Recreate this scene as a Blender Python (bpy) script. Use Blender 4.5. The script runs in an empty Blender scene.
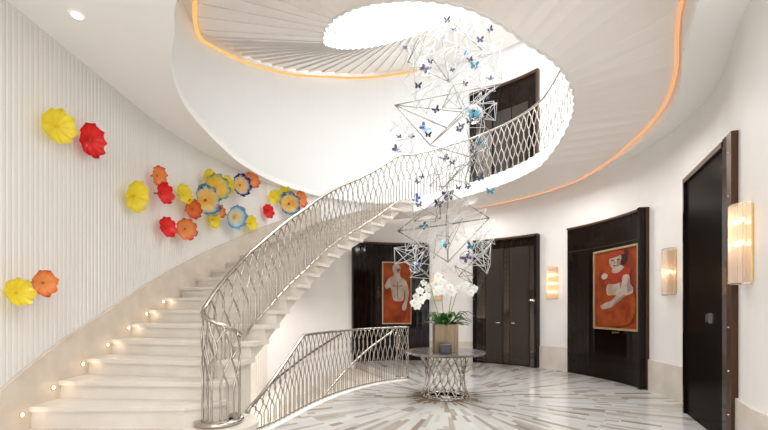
import bpy, bmesh, math, random
from mathutils import Vector, Matrix
random.seed(7)
C = bpy.context.scene.collection
SC = bpy.context.scene
PI = math.pi
F, CX, HY, EYE = 390.0, 384.0, 308.0, 1.45

# ------------------------------------------------------------------ camera, world, light
cam_d = bpy.data.cameras.new('camera'); cam = bpy.data.objects.new('camera', cam_d); C.objects.link(cam)
cam.location = (0, 0, EYE); cam.rotation_euler = (PI/2, 0, 0)
cam_d.sensor_width = 36; cam_d.lens = F/768*36; cam_d.shift_y = (HY-215)/768; cam_d.clip_start = .05
SC.camera = cam
w = bpy.data.worlds.new('world'); SC.world = w; w.use_nodes = True
w.node_tree.nodes['Background'].inputs[0].default_value = (.97, .985, 1, 1)
w.node_tree.nodes['Background'].inputs[1].default_value = 1.35
SC.view_settings.view_transform = 'Standard'; SC.view_settings.look = 'None'
SC.view_settings.gamma = 1; SC.view_settings.use_curve_mapping = False
SC.view_settings.exposure = 1.16

def area(name, loc, size, power, col=(1, .95, .88), rot=(0, 0, 0), shape='DISK'):
    l = bpy.data.lights.new(name, 'AREA'); l.shape = shape; l.size = size; l.energy = power; l.color = col
    o = bpy.data.objects.new(name, l); C.objects.link(o); o.location = loc; o.rotation_euler = rot
    return o
area('skylight_lamp', (1.0, 6.5, 9.85), 4.5, 330, (.96, .98, 1))
for lx, ly in ((-1.8, 1.2), (1.8, 1.2), (0.2, 2.4)):
    area('hall_downlight', (lx, ly, 4.2), 1.0, 18, (1, .98, .955))
for a_, r_ in ((62, 3.0), (20, 2.9), (-25, 2.8), (95, 2.9)):
    area('gallery_fill', (.75+r_*math.cos(math.radians(a_)), 6.95+r_*math.sin(math.radians(a_)), 3.96), .35, 11, (1, .97, .94))  # added unseen fill, brightens the walls below the gallery
area('stairwell_fill', (-2.2, 7.4, -.35), .5, 26, (1, .92, .84))  # added lamp that lifts the dark lower stairwell, no visible fitting
area('under_flight_fill', (-1.7, 8.1, 1.75), .4, 17, (1, .96, .92))  # extra fill for the wall beneath the first flight, source unseen

# ------------------------------------------------------------------ materials
def principled(name, col, rough=.5, metal=0., spec=.5, **kw):
    m = bpy.data.materials.new(name); m.use_nodes = True
    b = m.node_tree.nodes['Principled BSDF']
    b.inputs['Base Color'].default_value = (*col, 1); b.inputs['Roughness'].default_value = rough
    b.inputs['Metallic'].default_value = metal; b.inputs['Specular IOR Level'].default_value = spec
    for k, v in kw.items(): b.inputs[k].default_value = v
    return m
def noise_tint(m, c1, c2, scale=4., detail=4., stretch=(1, 1, 1), lo=.35, hi=.65):
    nt = m.node_tree; b = nt.nodes['Principled BSDF']
    tc = nt.nodes.new('ShaderNodeTexCoord'); mp = nt.nodes.new('ShaderNodeMapping'); mp.inputs['Scale'].default_value = stretch
    n = nt.nodes.new('ShaderNodeTexNoise'); n.inputs['Scale'].default_value = scale; n.inputs['Detail'].default_value = detail
    r = nt.nodes.new('ShaderNodeValToRGB'); r.color_ramp.elements[0].color = (*c1, 1); r.color_ramp.elements[1].color = (*c2, 1)
    r.color_ramp.elements[0].position = lo; r.color_ramp.elements[1].position = hi
    nt.links.new(tc.outputs['Object'], mp.inputs[0]); nt.links.new(mp.outputs[0], n.inputs['Vector'])
    nt.links.new(n.outputs['Fac'], r.inputs[0]); nt.links.new(r.outputs[0], b.inputs['Base Color'])
    return m
def emit(name, col, s):
    m = bpy.data.materials.new(name); m.use_nodes = True; nt = m.node_tree; nt.nodes.clear()
    e = nt.nodes.new('ShaderNodeEmission'); e.inputs[0].default_value = (*col, 1); e.inputs[1].default_value = s
    o = nt.nodes.new('ShaderNodeOutputMaterial'); nt.links.new(e.outputs[0], o.inputs[0]); return m

M = {}
M['wall'] = noise_tint(principled('white plaster', (.83, .815, .80), .55), (.82, .80, .785), (.85, .83, .815), 2)
M['ribwall'] = principled('ribbed white plaster', (.71, .68, .635), .5)
M['ceiling'] = principled('ceiling paint', (.96, .95, .93), .6)
M['drum'] = principled('white drum paint', (.87, .87, .865), .5)
M['soffit'] = principled('soffit plaster tinted by cove glow', (.95, .90, .855), .5)  # white paint tinted warm to carry the cove glow
M['white'] = principled('white stair stone', (.88, .87, .85), .4)
M['tread'] = noise_tint(principled('cream limestone', (.80, .74, .65), .35), (.64, .58, .51), (.70, .645, .58), 3)
M['skirt'] = noise_tint(principled('beige limestone', (.60, .52, .43), .4), (.56, .48, .395), (.63, .55, .465), 5)
M['base'] = noise_tint(principled('taupe limestone', (.66, .60, .53), .35), (.62, .56, .49), (.72, .66, .60), 3)
M['lacquer'] = noise_tint(principled('dark brown lacquer', (.018, .009, .006), .08, 0, .2), (.006, .003, .002), (.012, .006, .004), 3, 5, (6, 6, .4))
M['black'] = principled('black gloss lacquer', (.006, .004, .003), .25, 0, .015)
M['leather'] = principled('dark brown leather', (.026, .018, .0145), .36)
M['bronze'] = principled('brown bronze edge', (.075, .036, .018), .4, .5)
M['smoke'] = principled('smoked mirror', (.10, .09, .08), .04, 1.)
M['metal'] = principled('polished nickel', (.47, .43, .385), .2, 1.)
M['rod'] = principled('brushed steel rod', (.36, .345, .325), .25, 1.)
M['wire'] = principled('white enamel wire', (.66, .66, .65), .35)
M['chrome'] = principled('chrome', (.85, .85, .85), .08, 1.)
M['brass'] = principled('brass', (.72, .48, .2), .25, 1.)
M['stone'] = noise_tint(principled('grey stone', (.25, .22, .2), .2), (.09, .075, .065), (.20, .175, .155), 9)
M['gold'] = noise_tint(principled('gold grained wood', (.5, .36, .2), .35, .3), (.17, .115, .06), (.27, .19, .11), 6, 3, (8, 8, .5))
M['candle'] = principled('dark blue glass', (.008, .01, .016), .2)
M['leaf'] = noise_tint(principled('green leaf', (.04, .13, .02), .4), (.018, .085, .012), (.09, .22, .035), 9)
M['stem'] = principled('green stem', (.22, .30, .10), .5)
M['petal'] = principled('white petal', (.9, .89, .86), .5, 0, .3, **{'Subsurface Weight': .15})
M['petalyellow'] = principled('yellow orchid throat', (.8, .55, .1), .5)
M['cove'] = emit('warm led strip', (1., .50, .25), .43)
M['coveamber'] = emit('amber led strip', (1., .56, .18), .48)
M['lamp'] = emit('lamp glow', (1., .82, .62), 4)
M['bulb'] = emit('sconce bulb', (1., .74, .46), 7)
M['skylight'] = emit('lit skylight', (1., .99, .97), .8)
M['frame'] = principled('pale gilt frame', (.42, .32, .19), .35, .3)
M['canvas'] = noise_tint(principled('rust orange paint', (.42, .085, .03), .6), (.17, .028, .009), (.33, .066, .016), 3, 6)
M['canvasdark'] = principled('dark rust paint', (.22, .035, .02), .6)
M['red'] = principled('red brown paint', (.30, .04, .02), .6)
M['skin'] = noise_tint(principled('pale painted skin', (.62, .50, .42), .6), (.32, .235, .19), (.46, .37, .31), 6)
M['hair'] = principled('dark umber paint', (.05, .022, .016), .6)
M['shade'] = principled('grey brown paint', (.15, .095, .07), .6)
for k_ in ('canvas', 'canvasdark', 'red', 'skin', 'hair', 'shade'): M[k_].node_tree.nodes['Principled BSDF'].inputs['Specular IOR Level'].default_value = .1
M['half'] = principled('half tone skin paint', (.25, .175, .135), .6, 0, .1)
M['skyblue'] = principled('blue iridescent glass', (.03, .09, .30), .25, .4)
M['teal'] = principled('teal iridescent glass', (.03, .19, .27), .25, .4)
M['violet'] = principled('violet iridescent glass', (.09, .065, .15), .25, .4)
M['slate'] = principled('dark slate glass', (.035, .04, .075), .25, .4)
M['dark'] = principled('black enamel', (.02, .02, .02), .3)
def thin_glass():
    m = bpy.data.materials.new('clear blown glass'); m.use_nodes = True; nt = m.node_tree; nt.nodes.clear()
    t = nt.nodes.new('ShaderNodeBsdfTransparent'); g = nt.nodes.new('ShaderNodeBsdfGlossy'); g.inputs['Roughness'].default_value = .05
    lw = nt.nodes.new('ShaderNodeLayerWeight'); lw.inputs[0].default_value = .35
    mx = nt.nodes.new('ShaderNodeMixShader'); o = nt.nodes.new('ShaderNodeOutputMaterial')
    nt.links.new(lw.outputs['Facing'], mx.inputs[0]); nt.links.new(t.outputs[0], mx.inputs[1]); nt.links.new(g.outputs[0], mx.inputs[2])
    nt.links.new(mx.outputs[0], o.inputs[0]); return m
M['glass'] = thin_glass()
def sconce_glass():
    m = bpy.data.materials.new('ribbed peach glass'); m.use_nodes = True; nt = m.node_tree; nt.nodes.clear()
    t = nt.nodes.new('ShaderNodeBsdfTransparent'); t.inputs[0].default_value = (1, .95, .90, 1)
    tl = nt.nodes.new('ShaderNodeBsdfTranslucent'); tl.inputs[0].default_value = (.95, .86, .78, 1)
    d = nt.nodes.new('ShaderNodeBsdfPrincipled'); d.inputs['Base Color'].default_value = (.86, .77, .69, 1); d.inputs['Roughness'].default_value = .15
    a = nt.nodes.new('ShaderNodeMixShader'); a.inputs[0].default_value = .5
    b = nt.nodes.new('ShaderNodeMixShader'); b.inputs[0].default_value = .55
    o = nt.nodes.new('ShaderNodeOutputMaterial')
    nt.links.new(tl.outputs[0], a.inputs[1]); nt.links.new(d.outputs[0], a.inputs[2])
    nt.links.new(t.outputs[0], b.inputs[1]); nt.links.new(a.outputs[0], b.inputs[2]); nt.links.new(b.outputs[0], o.inputs[0]); return m
M['sconce'] = sconce_glass()
def flower_mat(name, stops, noise=.0):
    m = bpy.data.materials.new(name); m.use_nodes = True; nt = m.node_tree; nt.nodes.clear()
    tc = nt.nodes.new('ShaderNodeTexCoord')
    ln = nt.nodes.new('ShaderNodeVectorMath'); ln.operation = 'LENGTH'
    n = nt.nodes.new('ShaderNodeTexNoise'); n.inputs['Scale'].default_value = 3.2; n.inputs['Detail'].default_value = 3
    ad = nt.nodes.new('ShaderNodeMath'); ad.operation = 'MULTIPLY_ADD'; ad.inputs[1].default_value = noise
    sb = nt.nodes.new('ShaderNodeMath'); sb.operation = 'SUBTRACT'; sb.inputs[1].default_value = noise*.5
    r = nt.nodes.new('ShaderNodeValToRGB')
    while len(r.color_ramp.elements) < len(stops): r.color_ramp.elements.new(.5)
    for e, (p, c) in zip(r.color_ramp.elements, stops): e.position = p; e.color = (*c, 1)
    nt.links.new(tc.outputs['Object'], ln.inputs[0]); nt.links.new(tc.outputs['Object'], n.inputs['Vector'])
    nt.links.new(n.outputs['Fac'], ad.inputs[0]); nt.links.new(ln.outputs['Value'], ad.inputs[2]); nt.links.new(ad.outputs[0], sb.inputs[0])
    nt.links.new(sb.outputs[0], r.inputs[0])
    p = nt.nodes.new('ShaderNodeBsdfPrincipled'); p.inputs['Roughness'].default_value = .12
    tl = nt.nodes.new('ShaderNodeBsdfTranslucent'); mx = nt.nodes.new('ShaderNodeMixShader'); mx.inputs[0].default_value = .45
    tr = nt.nodes.new('ShaderNodeBsdfTransparent'); mx2 = nt.nodes.new('ShaderNodeMixShader'); mx2.inputs[0].default_value = .12
    o = nt.nodes.new('ShaderNodeOutputMaterial')
    for t in (p.inputs['Base Color'], tl.inputs[0], tr.inputs[0]): nt.links.new(r.outputs[0], t)
    nt.links.new(p.outputs[0], mx.inputs[1]); nt.links.new(tl.outputs[0], mx.inputs[2])
    nt.links.new(mx.outputs[0], mx2.inputs[1]); nt.links.new(tr.outputs[0], mx2.inputs[2]); nt.links.new(mx2.outputs[0], o.inputs[0])
    return m
FM = {
 'yellow': flower_mat('yellow blown glass', [(0, (.92, .66, .03)), (.7, (.98, .82, .06)), (1, (.86, .66, .03))]),
 'red': flower_mat('red blown glass', [(0, (.62, .02, .02)), (.5, (.92, .035, .03)), (.9, (.75, .015, .02)), (1, (.45, .008, .012))]),
 'orange': flower_mat('orange blown glass', [(0, (.85, .30, .07)), (.6, (.90, .33, .10)), (.9, (.80, .16, .04)), (1, (.5, .07, .02))], .15),
 'ember': flower_mat('deep orange blown glass', [(0, (.65, .14, .03)), (.5, (.85, .20, .04)), (1, (.55, .03, .01))], .1),
 'blue': flower_mat('blue rimmed amber glass', [(0, (.9, .36, .04)), (.35, (.92, .55, .12)), (.6, (.85, .66, .25)), (.78, (.30, .45, .62)), (.9, (.03, .06, .22)), (1, (.25, .42, .30))], .75),
 'green': flower_mat('green rimmed amber glass', [(0, (.9, .48, .04)), (.5, (.92, .60, .10)), (.75, (.75, .62, .15)), (.9, (.30, .45, .30)), (1, (.12, .30, .34))], .5),
 'sky': flower_mat('sky blue rimmed glass', [(0, (.92, .32, .03)), (.22, (.9, .42, .06)), (.4, (.72, .70, .45)), (.7, (.52, .66, .70)), (.88, (.12, .33, .62)), (1, (.2, .42, .6))], .2),
 'navy': flower_mat('navy rimmed amber glass', [(0, (.88, .40, .08)), (.45, (.9, .58, .2)), (.7, (.6, .55, .45)), (.84, (.02, .03, .25)), (1, (.01, .015, .16))], .5),
}
def floor_material():
    m = bpy.data.materials.new('radiating marble mosaic'); m.use_nodes = True; nt = m.node_tree
    b = nt.nodes['Principled BSDF']; b.inputs['Roughness'].default_value = .16
    L = nt.links.new
    def math_(op, a=None, bb=None, c=None):
        n = nt.nodes.new('ShaderNodeMath'); n.operation = op
        for i, v in enumerate((a, bb, c)):
            if v is None: continue
            if isinstance(v, (int, float)): n.inputs[i].default_value = v
            else: L(v, n.inputs[i])
        return n.outputs[0]
    geo = nt.nodes.new('ShaderNodeNewGeometry'); sep = nt.nodes.new('ShaderNodeSeparateXYZ'); L(geo.outputs['Position'], sep.inputs[0])
    x = math_('SUBTRACT', sep.outputs[0], 1.0); y = math_('SUBTRACT', sep.outputs[1], 6.4)
    r = math_('SQRT', math_('ADD', math_('MULTIPLY', x, x), math_('MULTIPLY', y, y)))
    th = math_('DIVIDE', math_('ARCTAN2', y, x), 2*PI)
    far = math_('ADD', math_('GREATER_THAN', r, 1.15), math_('GREATER_THAN', r, 2.3))
    n_div = math_('MULTIPLY_ADD', far, 76, 76)
    ai = math_('FLOOR', math_('MULTIPLY', th, n_div))
    wn = nt.nodes.new('ShaderNodeTexWhiteNoise'); wn.noise_dimensions = '1D'; L(ai, wn.inputs['W'])
    lenn = math_('MULTIPLY_ADD', wn.outputs['Value'], .25, .42)
    ri = math_('FLOOR', math_('ADD', math_('DIVIDE', r, lenn), math_('MULTIPLY', wn.outputs['Value'], 7.3)))
    cv = nt.nodes.new('ShaderNodeCombineXYZ'); L(ai, cv.inputs[0]); L(ri, cv.inputs[1]); L(far, cv.inputs[2])
    wn2 = nt.nodes.new('ShaderNodeTexWhiteNoise'); wn2.noise_dimensions = '3D'; L(cv.outputs[0], wn2.inputs['Vector'])
    ramp = nt.nodes.new('ShaderNodeValToRGB'); ramp.color_ramp.interpolation = 'CONSTANT'
    cols = [(0, (.55, .54, .51)), (.36, (.48, .465, .43)), (.52, (.59, .58, .56)), (.75, (.37, .33, .28)), (.86, (.43, .39, .34)), (.96, (.29, .245, .195))]
    while len(ramp.color_ramp.elements) < len(cols): ramp.color_ramp.elements.new(.5)
    for e, (p, c) in zip(ramp.color_ramp.elements, cols): e.position = p; e.color = (*c, 1)
    L(wn2.outputs['Value'], ramp.inputs[0])
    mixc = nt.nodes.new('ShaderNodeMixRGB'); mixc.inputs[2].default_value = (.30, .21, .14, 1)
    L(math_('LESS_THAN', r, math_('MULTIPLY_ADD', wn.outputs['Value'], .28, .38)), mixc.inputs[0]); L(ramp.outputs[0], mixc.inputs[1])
    nz = nt.nodes.new('ShaderNodeTexNoise'); nz.inputs['Scale'].default_value = 5
    hue = nt.nodes.new('ShaderNodeMixRGB'); hue.blend_type = 'MULTIPLY'; hue.inputs[0].default_value = .18
    L(mixc.outputs[0], hue.inputs[1]); L(nz.outputs['Fac'], hue.inputs[2]); L(hue.outputs[0], b.inputs['Base Color'])
    return m
M['floor'] = floor_material()

# ------------------------------------------------------------------ mesh helpers
class MB:
    def __init__(s): s.v = []; s.f = []; s.mi = []; s.mats = []
    def m(s, mat):
        if mat not in s.mats: s.mats.append(mat)
        return s.mats.index(mat)
    def add(s, vs, fs, mat):
        k = len(s.v); i = s.m(mat); s.v += [tuple(p) for p in vs]
        for f in fs: s.f.append([k+a for a in f]); s.mi.append(i)
    def tube(s, pts, r, mat, n=6, closed=False, taper=None):
        pts = [Vector(p) for p in pts]; N = len(pts); vs = []; fs = []
        nrm = None
        for i, p in enumerate(pts):
            a = pts[(i-1) % N] if (closed or i > 0) else p; b = pts[(i+1) % N] if (closed or i < N-1) else p
            t = (b-a).normalized() if (b-a).length > 1e-9 else Vector((0, 0, 1))
            if nrm is None:
                nrm = t.cross(Vector((0, 0, 1))) if abs(t.z) < .9 else t.cross(Vector((1, 0, 0)))
            nrm = (nrm - t*nrm.dot(t)).normalized(); bi = t.cross(nrm)
            rr = r if taper is None else r*(1+(taper-1)*i/(N-1))
            for k in range(n):
                q = 2*PI*(k+.5)/n; vs.append(p+nrm*math.cos(q)*rr+bi*math.sin(q)*rr)
        for i in range(N if closed else N-1):
            j = (i+1) % N
            for k in range(n): fs.append((i*n+k, i*n+(k+1) % n, j*n+(k+1) % n, j*n+k))
        if not closed: fs.append(tuple(range(n))[::-1]); fs.append(tuple((N-1)*n+k for k in range(n)))
        s.add(vs, fs, mat)
    def box(s, c, d, mat, rz=0):
        c = Vector(c); R = Matrix.Rotation(rz, 3, 'Z'); h = [a/2 for a in d]
        vs = [c+R@Vector((sx*h[0], sy*h[1], sz*h[2])) for sz in (-1, 1) for sy in (-1, 1) for sx in (-1, 1)]
        s.add(vs, [(0, 2, 3, 1), (4, 5, 7, 6), (0, 1, 5, 4), (2, 6, 7, 3), (0, 4, 6, 2), (1, 3, 7, 5)], mat)
    def prism(s, poly, z0, z1, mat, matb=None, mats=None):
        n = len(poly); vs = [(x, y, z0) for x, y in poly]+[(x, y, z1) for x, y in poly]
        s.add(vs, [tuple(range(n))[::-1]], matb or mat); k = len(s.v)-2*n
        i = s.m(mat); s.f.append([k+n+a for a in range(n)]); s.mi.append(i); i2 = s.m(mats or mat)
        for a in range(n): s.f.append([k+a, k+(a+1) % n, k+n+(a+1) % n, k+n+a]); s.mi.append(i2)
    def lathe(s, prof, mat, c=(0, 0, 0), n=32):
        vs = []; fs = []; c = Vector(c)
        for r, z in prof:
            for k in range(n): vs.append(c+Vector((r*math.cos(2*PI*k/n), r*math.sin(2*PI*k/n), z)))
        P = len(prof)
        for i in range(P-1):
            for k in range(n): fs.append((i*n+k, i*n+(k+1) % n, (i+1)*n+(k+1) % n, (i+1)*n+k))
        if prof[0][0] > 1e-6: fs.append(tuple(range(n))[::-1])
        if prof[-1][0] > 1e-6: fs.append(tuple((P-1)*n+k for k in range(n)))
        s.add(vs, fs, mat)
    def sphere(s, c, r, mat, n=12, sq=(1, 1, 1)):
        c = Vector(c); vs = []; fs = []
        rows = n//2
        for i in range(rows+1):
            ph = PI*i/rows
            for k in range(n): vs.append(c+Vector((r*sq[0]*math.sin(ph)*math.cos(2*PI*k/n), r*sq[1]*math.sin(ph)*math.sin(2*PI*k/n), r*sq[2]*math.cos(ph))))
        for i in range(rows):
            for k in range(n): fs.append((i*n+k, (i+1)*n+k, (i+1)*n+(k+1) % n, i*n+(k+1) % n))
        s.add(vs, fs, mat)
    def curved(s, cen, r0, r1, a0, a1, z0, z1, mat, n=10):
        """block following a vertical cylinder (angles in degrees)"""
        p = [pol(cen, r0, a0+(a1-a0)*i/n) for i in range(n+1)]+[pol(cen, r1, a1+(a0-a1)*i/n) for i in range(n+1)]
        vs = [(x, y, z0) for x, y in p]+[(x, y, z1) for x, y in p]; N = 2*n+2; fs = []
        for i in range(n):
            j = N-1-i; fs.append((i, i+1, j-1, j)); fs.append((N+i, N+j, N+j-1, N+i+1))
        for i in range(N): fs.append((i, N+i, N+(i+1) % N, (i+1) % N))
        s.add(vs, fs, mat)
    def build(s, name, parent=None, smooth=False, clean=True):
        me = bpy.data.meshes.new(name); me.from_pydata([tuple(v) for v in s.v], [], s.f); me.update()
        for mt in s.mats: me.materials.append(mt)
        for p, i in zip(me.polygons, s.mi): p.material_index = i; p.use_smooth = smooth
        if clean:
            bm = bmesh.new(); bm.from_mesh(me); bmesh.ops.remove_doubles(bm, verts=bm.verts, dist=1e-6)
            bmesh.ops.recalc_face_normals(bm, faces=bm.faces); bm.to_mesh(me); bm.free()
        o = bpy.data.objects.new(name, me); C.objects.link(o)
        if parent is not None:
            o.parent = parent; o.matrix_parent_inverse = Matrix.Translation(parent.location).inverted() if parent.type == 'EMPTY' else Matrix()
        return o
def pol(c, r, a): a = math.radians(a); return (c[0]+r*math.cos(a), c[1]+r*math.sin(a))
def at(px, py, d): return Vector(((px-CX)/F*d, d, EYE+(HY-py)/F*d))
def empty(name, loc, label, cat, group=None):
    o = bpy.data.objects.new(name, None); C.objects.link(o); o.location = loc; o.empty_display_size = .1
    return tag(o, label, cat, group)
def tag(o, label, cat, group=None):
    o['label'] = label; o['category'] = cat
    if group: o['group'] = group
    return o
def struct(o, label=None, cat=None):
    o['kind'] = 'structure'
    if label: o['label'] = label
    if cat: o['category'] = cat
    return o
def catmull(pts, n=10):
    P = [Vector(p) for p in pts]; P = [P[0]*2-P[1]]+P+[P[-1]*2-P[-2]]; out = []
    for i in range(1, len(P)-2):
        for k in range(n):
            t = k/n; a, b, c, d = P[i-1:i+3]
            out.append(.5*((2*b)+(c-a)*t+(2*a-5*b+4*c-d)*t*t+(3*b-a-3*c+d)*t**3))
    out.append(P[-2]); return out
class Path:
    def __init__(s, pts):
        s.p = [Vector(q) for q in pts]; s.l = [0]
        for a, b in zip(s.p, s.p[1:]): s.l.append(s.l[-1]+(b-a).length)
        s.len = s.l[-1]
    def at(s, t):
        t = max(0, min(s.len, t))
        for i in range(len(s.l)-1):
            if t <= s.l[i+1] or i == len(s.l)-2:
                f = (t-s.l[i])/max(1e-9, s.l[i+1]-s.l[i]); return s.p[i].lerp(s.p[i+1], f)
    def tan(s, t): a = s.at(t-.03); b = s.at(t+.03); return (b-a).normalized()
    def proj(s, q):
        best = (1e9, 0)
        for i in range(len(s.p)-1):
            a, b = s.p[i], s.p[i+1]; ab = b-a; f = max(0, min(1, (q-a).dot(ab)/max(1e-9, ab.dot(ab))))
            dd = (q-a-ab*f).length
            if dd < best[0]: best = (dd, s.l[i]+f*ab.length)
        return best[1]
    def ray(s, px):
        """arc length where the sight line of pixel column px crosses the path"""
        k = (px-CX)/F; best = None
        for i in range(len(s.p)-1):
            a, b = s.p[i], s.p[i+1]; fa = a.x-k*a.y; fb = b.x-k*b.y
            if a.y > 0 and fa*fb <= 0 and fa != fb: best = s.l[i]+(s.l[i+1]-s.l[i])*fa/(fa-fb)
        return best
def lerp_table(tab, x):
    if x <= tab[0][0]: return tab[0][1]
    for (a, va), (b, vb) in zip(tab, tab[1:]):
        if x <= b: return va+(vb-va)*(x-a)/(b-a)
    return tab[-1][1]

# ------------------------------------------------------------------ plan of the hall
CI = (1.0, 6.4)                    # centre of the stair well (over the table)
CO = (0.75, 6.95); RW = 3.95; RD = 3.75   # round hall wall, drum above the ceiling
ZC = 4.30
def rd(a):
    a = (a+180) % 360-180
    if a < -40: a += 360
    return lerp_table([(-40, 3.62), (-30, 3.62), (0, 3.70), (20, 3.75), (100, 3.75), (115, 3.80), (132, 3.81), (148, 3.75), (165, 3.66), (180, 3.62), (190, 3.67), (208, 3.92), (225, 4.12), (231, 4.28), (270, 4.8), (290, 4.5), (305, 3.9), (315, 3.66), (320, 3.62)], a)
arc = [pol(CO, RW, a) for a in range(150, -17, -3)]
right_pts = [(4.36, 5.2), (3.97, 4.5), (3.58, 3.94), (3.27, 3.3), (3.12, 2.4)]
left_curve = catmull([(-3.5, 4.0), (-3.5, 5.0), (-3.48, 6.1), (-3.25, 7.4), arc[0], arc[1]], 8)[:-8]
wall_left_path = Path([Vector((-3.5, -3.0))]+[Vector((-3.5, -3+.5*i)) for i in range(1, 14)]+left_curve+[Vector(arc[0])])
back_path = Path(catmull([Vector(p) for p in arc]+[Vector(p) for p in right_pts], 3)+[Vector((3.12, -3))])
outer_path = Path(wall_left_path.p+[Vector(p) for p in arc[1:]])
def azi(a): # point on soffit outer edge along azimuth a seen from the well centre
    dx, dy = math.cos(math.radians(a)), math.sin(math.radians(a)); ox, oy = CI[0]-CO[0], CI[1]-CO[1]
    b = ox*dx+oy*dy; t = 3.0
    for _ in range(6):
        r0 = min(3.75, rd(math.degrees(math.atan2(oy+dy*t, ox+dx*t))))-.055; c = ox*ox+oy*oy-r0*r0; t = -b+math.sqrt(b*b-c)
    return Vector((CI[0]+dx*t, CI[1]+dy*t))
inner_path = Path(catmull([(-1.75, 3.5), (-1.66, 3.95), (-1.56, 4.3), (-1.42, 4.85), (-1.1, 5.92), (-.73, 6.76), (-.2, 7.5), (.41, 7.98), (1.0, 8.2), (1.7, 8.12)], 8))
floor_path = Path(catmull([(-1.75, 4.05), (-1.60, 4.35), (-1.42, 4.85), (-1.1, 5.92), (-.73, 6.76), (-.2, 7.5), (.41, 7.98)], 8))

# floor with the stair well cut out
fm = MB()
hole = [tuple(p) for p in floor_path.p]
last = hole[-1]; wq = pol(CO, RW+.1, 113)
poly = [(-3.7, -3), (3.3, -3)]+[(3.3, 2.4)]+[tuple(Vector(CO)+(Vector(p)-Vector(CO))*1.03) for p in reversed(right_pts[:4])]
poly += [pol(CO, RW+.1, a) for a in range(-15, 112, 4)]+[wq]+list(reversed(hole))+[(-3.7, 4.05)]
bm = bmesh.new()
def fill_poly(poly, z0, z1, mat, name):
    bm = bmesh.new(); vs = [bm.verts.new((x, y, z1)) for x, y in poly]; f = bm.faces.new(vs)
    bmesh.ops.triangulate(bm, faces=[f]); 
    geom = bmesh.ops.extrude_face_region(bm, geom=bm.faces[:])
    for v in [g for g in geom['geom'] if isinstance(g, bmesh.types.BMVert)]: v.co.z = z0
    bmesh.ops.recalc_face_normals(bm, faces=bm.faces); me = bpy.data.meshes.new(name); bm.to_mesh(me); bm.free()
    me.materials.append(mat); o = bpy.data.objects.new(name, me); C.objects.link(o); return o
fl = struct(fill_poly(poly, -.25, 0, M['floor'], 'floor'))
b = MB(); b.box((0.7, 4, -3.55), (12, 18, .1), M['base']); struct(b.build('floor_lower'))
# pale stone border strip on the floor edge round the well
b = MB(); P = floor_path
for i in range(len(P.p)-1):
    a, c = P.p[i], P.p[i+1]; ta = P.tan(P.l[i]); tc = P.tan(P.l[i+1]); na = Vector((ta.y, -ta.x)); nc = Vector((tc.y, -tc.x))
    b.prism([tuple(a-na*.02), tuple(c-nc*.02), tuple(c+nc*.14), tuple(a+na*.14)], -.27, .012, M['white'])
struct(b.build('trim_1'))

# ceiling with round opening
b = MB(); n = 96; ring = []
for k in range(n):
    a = 2*PI*k/n; dx, dy = math.cos(a), math.sin(a)
    ts = []
    for lim, c0, dd in ((-3.7, CO[0], dx), (5.0, CO[0], dx), (-3.2, CO[1], dy), (11.3, CO[1], dy)):
        if abs(dd) > 1e-6 and (lim-c0)/dd > 0: ts.append((lim-c0)/dd)
    t = min(ts); rr = rd(math.degrees(a)); ring.append(((CO[0]+rr*dx, CO[1]+rr*dy), (CO[0]+t*dx, CO[1]+t*dy)))
for k in range(n):
    (i0, o0), (i1, o1) = ring[k], ring[(k+1) % n]
    b.prism([i0, o0, o1, i1], ZC, ZC+.12, M['ceiling'])
struct(b.build('ceiling'))
# drum above
b = MB()
for k in range(120):
    a0, a1 = 3*k, 3*k+3
    b.prism([pol(CO, rd(a0), a0), pol(CO, rd(a1), a1), pol(CO, rd(a1)+.15, a1), pol(CO, rd(a0)+.15, a0)], ZC+.1, 10.1, M['drum'])
struct(b.build('wall_upper'))
b = MB(); b.lathe([(0, 10.0), (RD+1.2, 10.0), (RD+1.2, 10.15), (0, 10.15)], M['drum'], (CO[0], CO[1], 0), 64)
struct(b.build('ceiling_upper'))
b = MB(); b.lathe([(0, 9.95), (2.0, 9.95), (2.0, 9.99), (0, 9.99)], M['skylight'], (1.0, 6.6, 0), 48); struct(b.build('window_1'))

# ribbed left wall
b = MB(); L = wall_left_path.len; step = .058; prof = []
t = 0
while t < L:
    for dt, off in ((0, 0), (.012, .005), (.043, .005), (.055, 0)):
        q = wall_left_path.at(t+dt); tg = wall_left_path.tan(t+dt); nn = Vector((tg.y, -tg.x)); prof.append(q+nn*off)
    t += step
zs = (-3.5, ZC+.02)
vs = [(p.x, p.y, z) for z in zs for p in prof]; N = len(prof)
b.add(vs, [(i, i+1, N+i+1, N+i) for i in range(N-1)], M['ribwall'])
back = [wall_left_path.at(L*i/80) for i in range(81)]
bv = []
for i, p in enumerate(back):
    tg = wall_left_path.tan(L*i/80); nn = Vector((tg.y, -tg.x)); q = p-nn*.15; bv.append(q)
b.add([(p.x, p.y, z) for z in zs for p in bv], [(i, 81+i, 82+i, i+1) for i in range(80)], M['ribwall'])
struct(b.build('wall_left', clean=False))

# smooth back and right wall
b = MB(); n = 150
inn = [back_path.at(back_path.len*i/n) for i in range(n+1)]
out = []
for i, p in enumerate(inn):
    tg = back_path.tan(back_path.len*i/n); out.append(p+Vector((-tg.y, tg.x))*.2)
for i in range(n): b.prism([tuple(inn[i]), tuple(inn[i+1]), tuple(out[i+1]), tuple(out[i])], -3.5, ZC+.02, M['wall'])
struct(b.build('wall_back'))

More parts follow.
